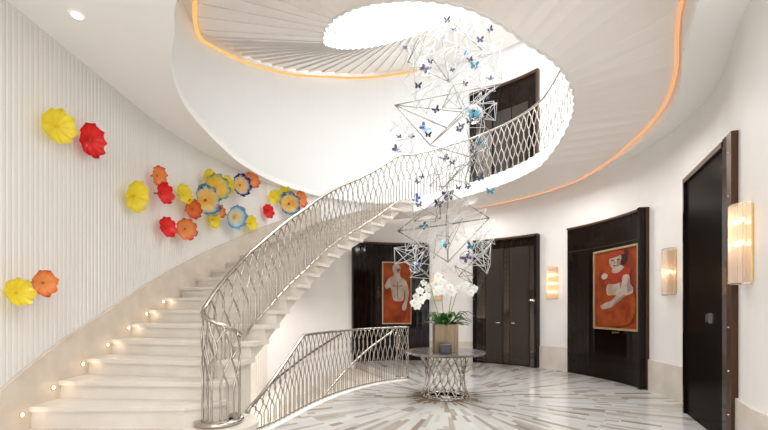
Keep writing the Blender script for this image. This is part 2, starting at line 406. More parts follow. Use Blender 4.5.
# ------------------------------------------------------------------ staircase
NI = {0: 239, 1: 254, 2: 268, 3: 279, 4: 289, 5: 299, 6: 309.5, 7: 319, 8: 329, 9: 339, 10: 350, 11: 362, 12: 372.5, 13: 383, 14: 392.5, 15: 402, 16: 411.6}
RISE = .186
def inner_pt(i):
    if i < 0: return Vector({-3: (-1.36, 3.45), -2: (-1.36, 3.72), -1: (-1.93, 3.84)}[i])
    return inner_path.at(inner_path.ray(NI[i-1] if i else 227))
s_B = outer_path.proj(Vector((-3.5, 4.17)))
def outer_pt(i):
    if i < 0: return Vector({-3: (-3.5, 3.14), -2: (-3.5, 3.48), -1: (-3.5, 3.82)}[i])
    return outer_path.at(s_B+.40*i)
keys = []   # (inner point, outer point, top z inner, top z outer)
for i in range(-3, 17):
    z = {-3: .12, -2: .27, -1: .49}.get(i, .68+RISE*i); keys.append((inner_pt(i), outer_pt(i), z, z))
TH = .25
IN = [(-107, 3.41), (-80, 3.70), (-52, 3.86), (-17, 3.99), (10, 4.36), (66, 4.62), (90, 4.95), (180, 5.78), (200, 6.15), (246, 7.0), (275, 7.45), (300, 7.8), (340, 7.9)]
OU = [(-94, 4.06), (-53, 4.15), (-32, 4.2), (-8, 4.42), (29, 4.55), (46, 4.8), (90, 5.05), (175, 5.69), (212, 6.8), (236, 7.45), (259, 7.88), (270, 8.05), (300, 8.0), (340, 8.0)]
o16 = outer_pt(16); a16 = math.degrees(math.atan2(o16.y-CI[1], o16.x-CI[0]))
def well_r(a):  # radius of the inner edge along (negated) azimuth
    return lerp_table([(-107, 1.72), (-60, 1.85), (-20, 1.88), (10, 1.93), (70, 1.85), (120, 1.85), (180, 1.99), (220, 1.9), (340, 1.85)], a)
segs = []
for k in range(1, 11):      # turn from the flight into the gallery
    f = k/11; an = -107+f*45; ao = -a16+f*(-62+a16)
    zi = lerp_table(IN, an)+TH; zo = 3.656+(lerp_table(OU, -62)+TH-3.656)*f**.55
    q = pol(CI, well_r(an), -an); oo = azi(-ao); keys.append((Vector(q), oo, zi, zo))
a = -62
while a <= 322:
    keys.append((Vector(pol(CI, well_r(a), -a)), azi(-a), lerp_table(IN, a)+TH, lerp_table(OU, a)+TH)); a += 5
stairs = empty('staircase', (-2.4, 4.2, 0), 'sweeping curved white stone staircase spiralling up around the well', 'staircase')
def arcpts(A, B, cen=None, n=4):
    return [A.lerp(B, k/n) for k in range(n+1)]
for i in range(len(keys)-1):
    (I0, O0, z0i, z0o), (I1, O1, z1i, z1o) = keys[i], keys[i+1]
    idx = i-3; b = MB()
    low = idx < 0
    first = idx <= 16
    # tread slab with overhanging nosing and a block carrying it
    d = (I1-I0); d = d.normalized() if d.length else d
    e = (I0-O0).normalized()
    def block(i0, o0, i1, o1, ti, to, bi, bo, mtop, mbot, mside):
        vs = [(i0.x, i0.y, bi), (o0.x, o0.y, bo), (o1.x, o1.y, bo), (i1.x, i1.y, bi), (i0.x, i0.y, ti), (o0.x, o0.y, to), (o1.x, o1.y, to), (i1.x, i1.y, ti)]
        b.add(vs, [(3, 2, 1, 0)], mbot); b.add(vs, [(4, 5, 6, 7)], mtop)
        b.add(vs, [(0, 1, 5, 4), (1, 2, 6, 5), (2, 3, 7, 6), (3, 0, 4, 7)], mside)
    if first:
        n0 = (I1-I0).normalized()*-.03; n1 = (O1-O0).normalized()*-.03
        bi = -.26 if 0 <= idx < 2 else 0 if idx < 0 else max(0, z0i-.24); bj = bi if idx < 2 else max(0, z1i-.24)
        vs = [(p.x, p.y, z) for p, z in ((I0-e*.04, bi), (O0, bi), (O1, bj), (I1-e*.04, bj), (I0-e*.04, z0i-.05), (O0, z0i-.05), (O1, z0i-.05), (I1-e*.04, z0i-.05))]
        if bj > z0i-.055: vs[2] = (*vs[2][:2], z0i-.055); vs[3] = (*vs[3][:2], z0i-.055)
        b.add(vs, [(3, 2, 1, 0)], M['white']); b.add(vs, [(4, 5, 6, 7), (0, 1, 5, 4), (1, 2, 6, 5), (2, 3, 7, 6), (3, 0, 4, 7)], M['tread'])
        block(I0+n0, O0+n1, I1+(I1-I0)*.12, O1, z0i, z0o, z0i-.05, z0o-.05, M['tread'], M['white'], M['tread'])
    else:
        gl = i-29 < 20; f_ = 1. if gl else (.93 if i-29 < 43 else 1.35)
        Im = (I0+I1)/2-e*(.0-.055); zm = (z0i+z1i)/2
        vs = [(I0.x, I0.y, z0i-TH), (O0.x, O0.y, z0o-TH), (O1.x, O1.y, z0o-TH+(z1o-z0o)*f_), (I1.x, I1.y, z0i-TH+(z1i-z0i)*f_), (I0.x, I0.y, z0i), (O0.x, O0.y, z0o), (O1.x, O1.y, z0o), (I1.x, I1.y, z0i)]
        b.add(vs, [(3, 2, 1, 0)], M['soffit']); b.add(vs, [(4, 5, 6, 7), (0, 1, 5, 4), (1, 2, 6, 5), (2, 3, 7, 6), (3, 0, 4, 7)], M['white'])
        Ik = [I0, I0.lerp(I1, .25)+e*.018, I0.lerp(I1, .5)+e*.025, I0.lerp(I1, .75)+e*.018, I1]
        zr = z0i-TH-.012; zs2 = z0i-TH+(z1i-z0i)*f_-.012
        zk = [zr+(zs2-zr)*q for q in (0, .25, .5, .75, 1)]
        top = [(p.x, p.y, z0i+.01) for p in Ik]+[(I1.x-e.x*.02, I1.y-e.y*.02, z0i+.01), (I0.x-e.x*.02, I0.y-e.y*.02, z0i+.01)]
        bot = [(p.x, p.y, z) for p, z in zip(Ik, zk)]+[(I1.x-e.x*.02, I1.y-e.y*.02, zs2), (I0.x-e.x*.02, I0.y-e.y*.02, zr)]
        b.add(bot+top, [tuple(range(7))[::-1], tuple(range(7, 14))]+[(q, (q+1) % 7, 7+(q+1) % 7, 7+q) for q in range(7)], M['white'])
    b.build('step', stairs)

b = MB(); b.lathe([(0, 0), (.34, 0), (.34, .21), (.36, .22), (.36, .276), (0, .276)], M['tread'], (-1.66, 4.0, 0), 40); b.build('curtail_step', stairs)
# stone skirting along the ribbed wall
sk = MB(); tops = []
for i in range(0, 20): tops.append((keys[i][1], keys[i][2]))
sk_pts = [(Vector((-3.5, 1.0)), -.10), (Vector((-3.5, 2.4)), -.10)]+[(p, z) for p, z in tops]
pa = Path([p for p, z in sk_pts]); tabz = [(l, z) for l, z in zip(pa.l, [z for p, z in sk_pts])]
ss = [outer_path.proj(p) for p, z in sk_pts]; ztab = list(zip(ss, [z for p, z in sk_pts]))
n = 90; s0, s1 = ss[0], ss[-1]; rows = []
for k in range(n+1):
    s = s0+(s1-s0)*k/n; p = outer_path.at(s); tg = outer_path.tan(s); nn = Vector((tg.y, -tg.x))
    zt = max(.2, lerp_table(ztab, s)+.40); zb = max(-.1, zt-1.0) if s > ss[2] else -.05
    rows.append((p+nn*.045, p+nn*.008, zb, zt))
for k in range(n):
    a, c = rows[k], rows[k+1]
    vs = [(a[0].x, a[0].y, a[2]), (c[0].x, c[0].y, c[2]), (c[0].x, c[0].y, c[3]), (a[0].x, a[0].y, a[3]), (a[1].x, a[1].y, a[3]), (c[1].x, c[1].y, c[3])]
    sk.add(vs, [(0, 1, 2, 3), (3, 2, 5, 4)], M['skirt'])
struct(sk.build('baseboard_left'))
# step lights on the skirting
for i in range(-1, 6):
    q = outer_pt(i); s = outer_path.proj(q)-.10; p = outer_path.at(s); tg = outer_path.tan(s); nn = Vector((tg.y, -tg.x))
    z = keys[i+3][2]-.06; c = p+nn*.05
    if i > 7: continue
    names = ['beside the lowest visible step', 'beside the second step', 'beside the third step', 'beside the fourth step', 'beside the fifth step', 'beside the sixth step', 'beside the seventh step', 'beside the eighth step', 'beside the ninth step', 'beside the tenth step']
    r_ = empty('step_light', (c.x, c.y, z), 'small round glowing stair light on stone skirting '+names[i+1], 'light', 'step lights along the stair skirting')
    b = MB(); b.sphere((c.x, c.y, z), .019, M['lamp'], 10, (.6, 1, 1)); b.build('lamp_lens', r_, True)
    b = MB(); ringp = [Vector((c.x, c.y, z))+Vector((tg.x, tg.y, 0))*(.024*math.cos(2*PI*k/14))+Vector((0, 0, .024*math.sin(2*PI*k/14))) for k in range(14)]
    b.tube(ringp, .006, M['brass'], 5, True); b.build('bezel', r_, True)
    l = bpy.data.lights.new('step_lamp', 'POINT'); l.energy = .07; l.color = (1, .72, .45); l.shadow_soft_size = .03
    lo = bpy.data.objects.new('step_lamp', l); C.objects.link(lo); lo.parent = r_; lo.location = (nn.x*.09, nn.y*.09, 0)

# cove LED along the soffit edge
def cove(a0, a1, label, wd, mat):
    b = MB(); k = 0; prev = None; a = a0
    while a <= a1:
        p = azi(-a); c = Vector(CO); u = (p-c).normalized(); z = lerp_table(OU, a)
        q = (p-u*.01, p+u*wd, z-(.03 if a0 < 0 else .10)); 
        if prev:
            (p0, p1, pz), (q0, q1, qz) = prev, q
            b.add([(p0.x, p0.y, pz), (p1.x, p1.y, pz), (q1.x, q1.y, qz), (q0.x, q0.y, qz), (p0.x, p0.y, pz+.03), (p1.x, p1.y, pz+.03), (q1.x, q1.y, qz+.03), (q0.x, q0.y, qz+.03)],
                  [(0, 1, 2, 3), (7, 6, 5, 4), (0, 3, 7, 4), (1, 5, 6, 2)], M[mat])
        prev = q; a += 2.5
    tag(b.build('cove_light'), label, 'light')
cove(-106, 60, 'long orange light strip curving under the gallery edge on the right', .032, 'cove')
cove(150, 272, 'bright amber light strip curving under the upper flight on the left', .045, 'coveamber')

# added shelf that stops skylight leaking through the gap between flights and drum
b = MB()
for k in range(104):
    a0, a1 = -62+2.5*k, -62+2.5*(k+1); P4 = []
    for a in (a0, a1):
        p = azi(-a); z = lerp_table(OU, a)+.06; aa = math.degrees(math.atan2(p.y-CO[1], p.x-CO[0])); u = (p-Vector(CO)).normalized(); rr = rd(aa)+.02
        P4 += [(p.x, p.y, z), (CO[0]+u.x*rr, CO[1]+u.y*rr, z)]
    vs = P4+[(x, y, z+.08) for x, y, z in P4]
    b.add(vs, [(0, 2, 3, 1), (4, 5, 7, 6), (0, 1, 5, 4), (2, 6, 7, 3), (0, 4, 6, 2), (1, 3, 7, 5)], M['drum'])
struct(b.build('light_block_shelf'))

# ------------------------------------------------------------------ railings
def weave_tall(t, s):
    if t < .15: return .5*s*t/.15
    return s*(.5*math.cos(2*PI*(t-.15)/.85*2))
def weave(t, s):  # sideways offset of a bar at height fraction t (0 bottom, 1 top)
    if t < .38: return .06*s*math.sin(PI*t/.38)
    u = (t-.38)/.62
    return s*.56*math.sin(2*PI*u*1.25)*min(1, u*5)
def railing(root, pts, zb, zt, spacing, r=.0095, prefix='baluster', rail_r=.022, maxn=100, bottom=True, wv=weave):
    """pts: plan path; zb/zt: functions of arc length"""
    P = Path(pts); n = int(P.len/spacing); rest = MB(); nb = 0
    b = MB(); K = max(40, int(P.len/.08))
    b.tube([(*P.at(P.len*k/K), zt(P.len*k/K)) for k in range(K+1)], rail_r, M['metal'], 8); b.build('handrail', root, True)
    if bottom:
        b = MB(); b.tube([(*P.at(P.len*k/K), zb(P.len*k/K)+.02) for k in range(K+1)], .012, M['metal'], 6); b.build('bottom_rail', root, True)
    for i in range(n+1):
        s = P.len*i/n; sg = 1 if i % 2 else -1; line = []
        for k in range(19):
            t = k/18; q = max(0, min(P.len, s+sg*wv(t, spacing))); p = P.at(q); tg = P.tan(q); nn = Vector((-tg.y, tg.x))
            z = zb(s)+(zt(q)-zb(s))*t
            pp = p+nn*(sg*.008); line.append((pp.x, pp.y, z))
        m_ = MB() if nb < maxn else rest
        m_.tube(line, r, M['metal'], 5)
        if nb < maxn: m_.build(prefix, root, True)
        nb += 1
    if rest.v: o = rest.build('balusters', root, True); o['kind'] = 'stuff'
# main flight railing, starting in a curl
curl = [(-1.49, 4.06), (-1.50, 3.93), (-1.59, 3.84), (-1.70, 3.82), (-1.81, 3.90), (-1.86, 4.05), (-1.82, 4.35), (-1.64, 4.80)]
mainp = [(-1.20, 5.92), (-.83, 6.82), (-.28, 7.58), (.38, 8.08)]
rp = catmull(curl+mainp+[pol(CI, 1.93, 85), pol(CI, 1.93, 72)], 8)
# arc length -> tread height through projection on step edges
mid = [(k[0], k[2]) for k in keys[4:32]]; ip = Path([m_[0] for m_ in mid])
def tread_z(q):
    s = ip.proj(q); return lerp_table(list(zip(ip.l, [m_[1] for m_ in mid])), s)
RPath = Path(rp); lc = RPath.proj(Vector((-1.86, 4.05))); ls = RPath.proj(Vector((-1.64, 4.80)))
zs_ = tread_z(Vector((-1.64, 4.80)))
def zb_main(s):
    if s < lc: return .30
    if s < ls: return .30+(zs_-.30)*((s-lc)/(ls-lc))
    return tread_z(RPath.at(s))
def zt_main(s):
    if s < lc: return 1.17+.28*(s/lc)
    if s < ls: return 1.45+(zs_+.95-1.45)*((s-lc)/(ls-lc))
    return tread_z(RPath.at(s))+.95
root = empty('stair_railing', (-1.72, 4.0, .27), 'polished metal lattice railing of the main flight curling at its foot', 'railing')
railing(root, rp, zb_main, zt_main, .070)
b = MB(); b.lathe([(.15, .279), (.235, .279), (.245, .30), (.235, .325), (.16, .325), (.15, .30), (.15, .279)], M['metal'], (-1.69, 4.0, 0), 40); b.build('base_ring', root, True)
# gallery railing
def gal(a0, a1, da, label, spacing):
    al = []; a = a0
    while a <= a1: al.append(a); a += da
    pts = [Vector(pol(CI, 1.93, -a)) for a in al]; P = Path(pts); tab = list(zip(P.l, al))
    zb = lambda s: lerp_table(IN, lerp_table(tab, s))+TH
    zt = lambda s: zb(s)+.95
    r_ = empty('gallery_railing', (*pts[0], zb(0)), label, 'railing'); railing(r_, pts, zb, zt, spacing, wv=weave_tall)
gal(-71, 40, 3, 'polished lattice railing along the upper gallery before the dark doorway', .062)
gal(44, 300, 4, 'pale lattice railing of the highest flight around the stair well', .12)

# guard railing along the floor edge
gp = [Vector(p) for p in catmull([(-1.56, 4.42), (-1.37, 4.88), (-1.05, 5.94), (-.68, 6.76), (-.16, 7.47), (.38, 7.92)], 8)]
GP = Path(gp); sA = GP.proj(Vector((-1.32, 5.05))); sB_ = GP.proj(Vector((-1.17, 5.62)))
s0_ = 0; 
def zt_g(s):
    f = min(1, s/sB_); return .27+(1.06-.27)*f
root = empty('guard_railing', (*gp[-1], 0), 'low lattice guard railing on the floor edge beside the round table', 'railing')
railing(root, gp, lambda s: .012, zt_g, .060, .0075)
b = MB(); curlp = [Vector((.38+.12*math.cos(q), 7.98+.10*math.sin(q), 0)) for q in [2*PI*k/24 for k in range(24)]]
b.tube([p+Vector((0, 0, .03)) for p in curlp], .022, M['metal'], 6, True); b.build('base_ring', root, True)
b = MB(); b.tube([p+Vector((0, 0, 1.06)) for p in curlp], .02, M['metal'], 6, True); b.build('top_ring', root, True)
for k in range(8):
    q = 2*PI*k/8; sg = 1 if k % 2 else -1; line = []
    for j in range(11):
        t = j/10; qq = q+sg*weave(t, .6); line.append((.38+.12*math.cos(qq), 7.98+.10*math.sin(qq), .03+1.03*t))
    b = MB(); b.tube(line, .008, M['metal'], 5); b.build('baluster', root, True)

# descending flight under the main one
down = empty('lower_staircase', (-.3, 8.6, -.1), 'stone stair descending beneath the main flight behind the guard railing', 'staircase')
dk = []
for j in range(15):
    I_ = floor_path.at(floor_path.len-.30*j); O_ = outer_path.at(outer_path.proj(Vector(wq))-.42*j); dk.append((I_, O_))
for j in range(14):
    (I0, O0), (I1, O1) = dk[j], dk[j+1]; b = MB(); z = -.175*(j+1)
    if j == 13 : pass
    b.prism([tuple(I0), tuple(O0), tuple(O1), tuple(I1)], z-.3, z, M['tread']); b.build('step', down)
b = MB(); iw = [floor_path.at(floor_path.len*k/30) for k in range(31)]
for k in range(30):
    a, c = iw[k], iw[k+1]; na = Vector((floor_path.tan(floor_path.len*k/30).y, -floor_path.tan(floor_path.len*k/30).x)); nc = Vector((floor_path.tan(floor_path.len*(k+1)/30).y, -floor_path.tan(floor_path.len*(k+1)/30).x))
    b.prism([tuple(a-na*0), tuple(c-nc*0), tuple(c+nc*.12), tuple(a+na*.12)], -3.5, -.26, M['wall'])
struct(b.build('wall_well'))
b = MB(); pts = []
for k in range(30):
    s = floor_path.len-.1-2.6*k/29; p = floor_path.at(s); tg = floor_path.tan(s); nn = Vector((-tg.y, tg.x)); q = p+nn*.16; pts.append((q.x, q.y, 1.02-.56*(k/29*2.6)))
b.tube(pts, .02, M['metal'], 8)
r_ = tag(b.build('handrail', None, True), 'metal handrail sloping down into the stairwell behind the guard railing', 'handrail')
b = MB(); pts = []
e0 = outer_path.proj(Vector(wq))
for k in range(40):
    s = e0-.4-5.0*k/39; p = outer_path.at(s); tg = outer_path.tan(s); nn = Vector((tg.y, -tg.x)); q = p+nn*.09; pts.append((q.x, q.y, .78-.50*(5.0*k/39)))
b.tube(pts, .022, M['bronze'], 8)
tag(b.build('wall_handrail', None, True), 'dark handrail on the far wall of the descending stair', 'handrail')

# ------------------------------------------------------------------ doors and panels on the round wall
def az_px(px, R=RW, cen=CO):
    k = (px-CX)/F; A = k*k+1; B = -2*(k*cen[0]+cen[1]); D = cen[0]**2+cen[1]**2-R*R
    d = (-B+math.sqrt(B*B-4*A*D))/(2*A); return math.degrees(math.atan2(d-cen[1], k*d-cen[0])), d
ZT = 3.20
def portal(name, p0, p1, label, head=.16, jl=.10, jr=.10):
    a0, _ = az_px(p0); a1, _ = az_px(p1)
    am = (a0+a1)/2; base = pol(CO, RW-.1, am)
    r_ = bpy.data.objects.new(name, None); C.objects.link(r_); r_.location = (*base, 0); struct(r_, label, 'door')
    return r_, a0, a1
def deg(m_): return math.degrees(m_/RW)
# portal behind the stair with a painting
r_, a0, a1 = portal('door_1', 354, 427, 'dark lacquered panel under the stair, holding the male torso painting')
b = MB(); b.curved(CO, RW-.09, RW-.005, a1, a0, .001, ZT, M['lacquer'], 14); b.build('panel', r_)
b = MB(); b.curved(CO, RW-.14, RW-.005, a1, a0, ZT-.001, ZT+.05, M['bronze'], 14); b.build('door_head', r_)
for aa in (a0, a1-deg(.07)):
    b = MB(); b.curved(CO, RW-.14, RW-.005, aa, aa+deg(.07), .001, ZT, M['lacquer'], 2); b.build('jamb', r_)
# double door
r_, a0, a1 = portal('door_2', 474, 540, 'tall dark brown double doors with mirrored strips right of the orchid table')
W = a0-a1
b = MB(); b.curved(CO, RW-.06, RW-.005, a1, a0, .001, ZT, M['lacquer'], 14); b.build('panel', r_)
b = MB(); b.curved(CO, RW-.15, RW-.005, a1, a0, ZT-.001, ZT+.05, M['bronze'], 14); b.build('door_head', r_)
for aa in (a0-deg(.07), a1):
    b = MB(); b.curved(CO, RW-.16, RW-.005, aa, aa+deg(.07), .001, ZT, M['lacquer'], 2); b.build('jamb', r_)
def frac(f): return a0-W*f
for f0, f1, side in ((.20, .46, 0), (.57, .86, 1)):
    b = MB(); b.curved(CO, RW-.105, RW-.06, frac(f1), frac(f0), .03, 2.98, M['leather'], 6); lf = b.build('door_leaf', r_)
    b = MB()
    for g0, g1, z0, z1 in ((f0+.025, f0+.035, .13, 2.88), (f1-.035, f1-.025, .13, 2.88), (f0+.025, f1-.025, .13, .145), (f0+.025, f1-.025, 2.865, 2.88)):
        b.curved(CO, RW-.112, RW-.10, frac(g1), frac(g0), z0, z1, M['bronze'], 4)
    b.build('inset_line', lf)
    b = MB(); fx = f1-.03 if side == 0 else f0+.03; q0 = pol(CO, RW-.11, frac(fx)); q1 = pol(CO, RW-.18, frac(fx)); q2 = pol(CO, RW-.18, frac(fx+(-.07 if side == 0 else .07)))
    b.tube([(*q0, 1.07), (*q1, 1.07), (*q2, 1.07)], .014, M['chrome'], 8); b.build('handle', lf, True)
for f0, f1 in ((.06, .19), (.47, .56), (.87, .96)):
    b = MB(); b.curved(CO, RW-.085, RW-.06, frac(f1), frac(f0), .03, 2.98, M['smoke'], 4); b.build('mirror_strip', r_)
# lacquer panel with the woman's portrait
r_, a0, a1 = portal('door_3', 570, 647.5, 'dark lacquered panel with curved top holding the seated woman painting')
b = MB(); b.curved(CO, RW-.09, RW-.005, a1, a0, .001, ZT, M['lacquer'], 14); b.build('panel', r_)
b = MB(); b.curved(CO, RW-.12, RW-.005, a1, a0, ZT-.001, ZT+.04, M['bronze'], 14); b.build('door_head', r_)
b = MB(); b.curved(CO, RW-.165, RW-.005, a1-deg(.04), a1+deg(.03), .001, ZT+.04, M['lacquer'], 2); b.curved(CO, RW-.06, RW-.004, a1-deg(.055), a1-deg(.04), .001, ZT+.04, M['bronze'], 2); b.build('jamb', r_)
b = MB(); b.curved(CO, RW-.10, RW-.09, a1, a0, 2.70, 2.71, M['bronze'], 12); b.build('inset_line', r_)
# nearest black door on the right
A_ = Vector((4.17, 5.40)); B_ = Vector((3.64, 4.17)); dr = (B_-A_).normalized(); nr = Vector((dr.y, -dr.x))  # nr towards the hall
if nr.dot(Vector(CO)-A_) < 0: nr = -nr
r_ = bpy.data.objects.new('door_4', None); C.objects.link(r_); r_.location = (*A_, 0); struct(r_, 'tall black gloss door nearest on the right with brown edge', 'door')
def slab(p, q, t0, t1, z0, z1, mat, name, par, bb=None):
    b = bb or MB(); b.prism([tuple(p+nr*t0), tuple(q+nr*t0), tuple(q+nr*t1), tuple(p+nr*t1)], z0, z1, mat)
    return b if bb else b.build(name, par)
LW = (B_-A_).length
leaf = slab(A_+dr*.05, B_, -.35, 0, .001, ZT-.03, M['black'], 'door_leaf', r_)
slab(A_, A_+dr*.05, -.35, .03, .001, ZT, M['lacquer'], 'jamb', r_)
slab(A_, B_, -.35, .03, ZT-.03, ZT+.03, M['bronze'], 'door_head', r_)
jm = slab(B_, B_+dr*.12, -.35, .02, .001, ZT+.05, M['lacquer'], 'jamb', r_)
slab(B_+dr*.12, B_+dr*.235, -.35, .022, .001, ZT+.05, M['bronze'], 'jamb_edge', jm)
b = MB()
for zz in (.35, .8, 1.25, 1.7, 2.15, 2.6, 3.05):
    c = B_+dr*.18+nr*.024; b.sphere((c.x, c.y, zz), .012, M['brass'], 8)
b.build('stud', jm, True)
c = A_+dr*(LW*.66)
b = MB(); b.box((c.x+nr.x*.008, c.y+nr.y*.008, 1.33), (.10, .016, .12), M['chrome'], math.atan2(dr.y, dr.x))
b.box((c.x+nr.x*.014, c.y+nr.y*.014, 1.33), (.075, .016, .095), M['dark'], math.atan2(dr.y, dr.x)); b.build('lock_plate', leaf)
# upper doorway on the gallery
a0, _ = az_px(470, RD); a1, _ = az_px(538, RD)
r_ = bpy.data.objects.new('door_5', None); C.objects.link(r_); r_.location = (*pol(CO, RD-.05, (a0+a1)/2), 4.4); struct(r_, 'dark doorway on the upper gallery behind the lattice railing', 'door')
W = a0-a1
b = MB(); b.curved(CO, RD-.06, RD-.003, a1, a0, 4.42, 7.05, M['lacquer'], 12); b.build('panel', r_)
b = MB(); b.curved(CO, RD-.10, RD-.003, a1-deg(.05), a1, 4.42, 7.12, M['bronze'], 2); b.build('jamb', r_)
b = MB(); b.curved(CO, RD-.10, RD-.003, a1, a0, 7.05, 7.12, M['bronze'], 10); b.build('door_head', r_)
for f0, f1, m_ in ((.10, .34, 'smoke'), (.37, .62, 'leather'), (.64, .88, 'smoke')):
    b = MB(); b.curved(CO, RD-.085, RD-.06, a0-W*f1, a0-W*f0, 4.45, 6.45, M[m_], 4); b.build('door_leaf', r_)

# baseboards between the doors
gaps = [(az_px(427)[0], az_px(474)[0]), (az_px(540)[0], az_px(570)[0]), (az_px(646)[0]-deg(.07), -16)]
for i, (s, e) in enumerate(gaps):
    b = MB(); b.curved(CO, RW-.03, RW-.002, e, s, 0, .54, M['base'], 8); struct(b.build('baseboard_back' if i == 0 else 'baseboard_back_%d' % (i+1)))
b = MB(); s0 = back_path.proj(Vector(pol(CO, RW, -16))); s1 = back_path.len-1.0
for k in range(40):
    sa = s0+(s1-s0)*k/40; sb = s0+(s1-s0)*(k+1)/40; pa_, pb_ = back_path.at(sa), back_path.at(sb)
    ta, tb = back_path.tan(sa), back_path.tan(sb); na = Vector((ta.y, -ta.x)); nb_ = Vector((tb.y, -tb.x))
    b.prism([tuple(pa_+na*.03), tuple(pb_+nb_*.03), tuple(pb_), tuple(pa_)], 0, .54, M['base'])
struct(b.build('baseboard_right'))

# ------------------------------------------------------------------ paintings
def painting(name, px0, px1, y0, y1, label, R, fig, az=None):
    a0, d0 = az_px(px0, R); a1, d1 = az_px(px1, R)
    pa_, pb_ = Vector(pol(CO, R, a0)), Vector(pol(CO, R, a1)); dm = (d0+d1)/2
    zt = EYE+(HY-y0)/F*dm; zb = EYE+(HY-y1)/F*dm; w = (pb_-pa_).length; h = zt-zb
    u = (pb_-pa_).normalized(); nn = Vector((u.y, -u.x)); 
    if nn.dot(Vector(CO)-pa_) < 0: nn = -nn
    o3 = Vector((pa_.x, pa_.y, zb)); U = Vector((u.x, u.y, 0)); N3 = Vector((nn.x, nn.y, 0)); Z = Vector((0, 0, 1))
    def P(x, y, t): return o3+U*(x*w)+Z*(y*h)+N3*t
    root = empty(name, o3+U*w/2, label, 'painting')
    def quad(b, x0, x1, y0, y1, t0, t1, mat):
        vs = [P(x0, y0, t0), P(x1, y0, t0), P(x1, y1, t0), P(x0, y1, t0), P(x0, y0, t1), P(x1, y0, t1), P(x1, y1, t1), P(x0, y1, t1)]
        b.add(vs, [(0, 3, 2, 1), (4, 5, 6, 7), (0, 1, 5, 4), (1, 2, 6, 5), (2, 3, 7, 6), (3, 0, 4, 7)], mat)
    b = MB(); quad(b, 0, 1, 0, 1, 0, .03, M['canvas'])
    k = 0
    for mat, poly in fig:
        k += 1; t = .03+.0015*k; n = len(poly)
        sm = [Vector(p) for p in poly]
        for _ in range(2): sm = [q for i in range(len(sm)) for q in (sm[i].lerp(sm[(i+1) % len(sm)], .22), sm[i].lerp(sm[(i+1) % len(sm)], .78))]
        N = len(sm); vs = [P(min(.99, max(.01, p.x)), min(.99, max(.01, p.y)), t) for p in sm]
        b.add(vs, [tuple(range(N))], M[mat])
    b.build('canvas', root, False, False)
    b = MB(); f = .035; g = f*w/h
    quad(b, -f, 0, -g, 1+g, 0, .05, M['frame']); quad(b, 1, 1+f*.6, -g, 1+g, 0, .05, M['frame'])
    quad(b, 0, 1, 1, 1+g, 0, .05, M['frame']); quad(b, 0, 1, -g, 0, 0, .05, M['frame']); b.build('frame', root)
    return root, P
woman = [
 ('canvasdark', [(.66, .99), (.86, .99), (.98, .72), (.99, .30), (.86, .20), (.92, .42), (.88, .60), (.80, .78)]),
 ('hair', [(.66, .93), (.74, .99), (.82, .97), (.80, .84), (.70, .78), (.62, .82)]),
 ('skin', [(.50, .80), (.66, .80), (.74, .75), (.70, .70), (.46, .70), (.42, .74)]),
 ('skin', [(.38, .94), (.36, .86), (.40, .79), (.49, .755), (.60, .785), (.66, .86), (.65, .94)]),
 ('red', [(.29, .89), (.34, .97), (.48, 1.0), (.66, .985), (.76, .93), (.66, .93), (.52, .90), (.40, .90)]),
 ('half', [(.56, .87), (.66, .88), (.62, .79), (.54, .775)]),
 ('hair', [(.42, .872), (.48, .877), (.50, .862), (.44, .86)]), ('hair', [(.545, .872), (.61, .882), (.63, .866), (.56, .858)]),
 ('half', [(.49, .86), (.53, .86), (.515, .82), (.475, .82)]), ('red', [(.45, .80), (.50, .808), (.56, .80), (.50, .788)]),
 ('red', [(.25, .66), (.32, .72), (.46, .70), (.60, .70), (.78, .78), (.90, .71), (.86, .64), (.72, .64), (.69, .57), (.48, .55), (.26, .565)]),
 ('canvasdark', [(.30, .64), (.44, .625), (.48, .56), (.42, .60)]), ('canvasdark', [(.60, .66), (.68, .63), (.68, .57), (.63, .60)]),
 ('skin', [(.34, .575), (.50, .555), (.70, .58), (.72, .50), (.74, .42), (.52, .40), (.34, .41), (.31, .50)]),
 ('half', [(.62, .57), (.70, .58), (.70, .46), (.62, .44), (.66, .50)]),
 ('canvas', [(.26, .42), (.50, .42), (.74, .43), (.96, .46), (1.0, .26), (.90, .06), (.50, .01), (.12, .02), (.04, .20), (.12, .34)]),
 ('skin', [(.18, .69), (.28, .725), (.36, .69), (.34, .645), (.22, .63)]),
 ('skin', [(.70, .67), (.86, .67), (.87, .55), (.95, .49), (.93, .43), (.76, .41), (.62, .34), (.44, .26), (.22, .235), (.15, .28), (.30, .325), (.46, .35), (.58, .43), (.69, .51)]),
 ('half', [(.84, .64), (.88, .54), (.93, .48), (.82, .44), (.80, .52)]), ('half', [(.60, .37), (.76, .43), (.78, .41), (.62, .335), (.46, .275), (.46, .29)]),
 ('canvasdark', [(.78, .36), (.86, .30), (.84, .14), (.72, .05), (.78, .18)]), ('canvasdark', [(.20, .22), (.40, .20), (.62, .24), (.40, .17)]),
]
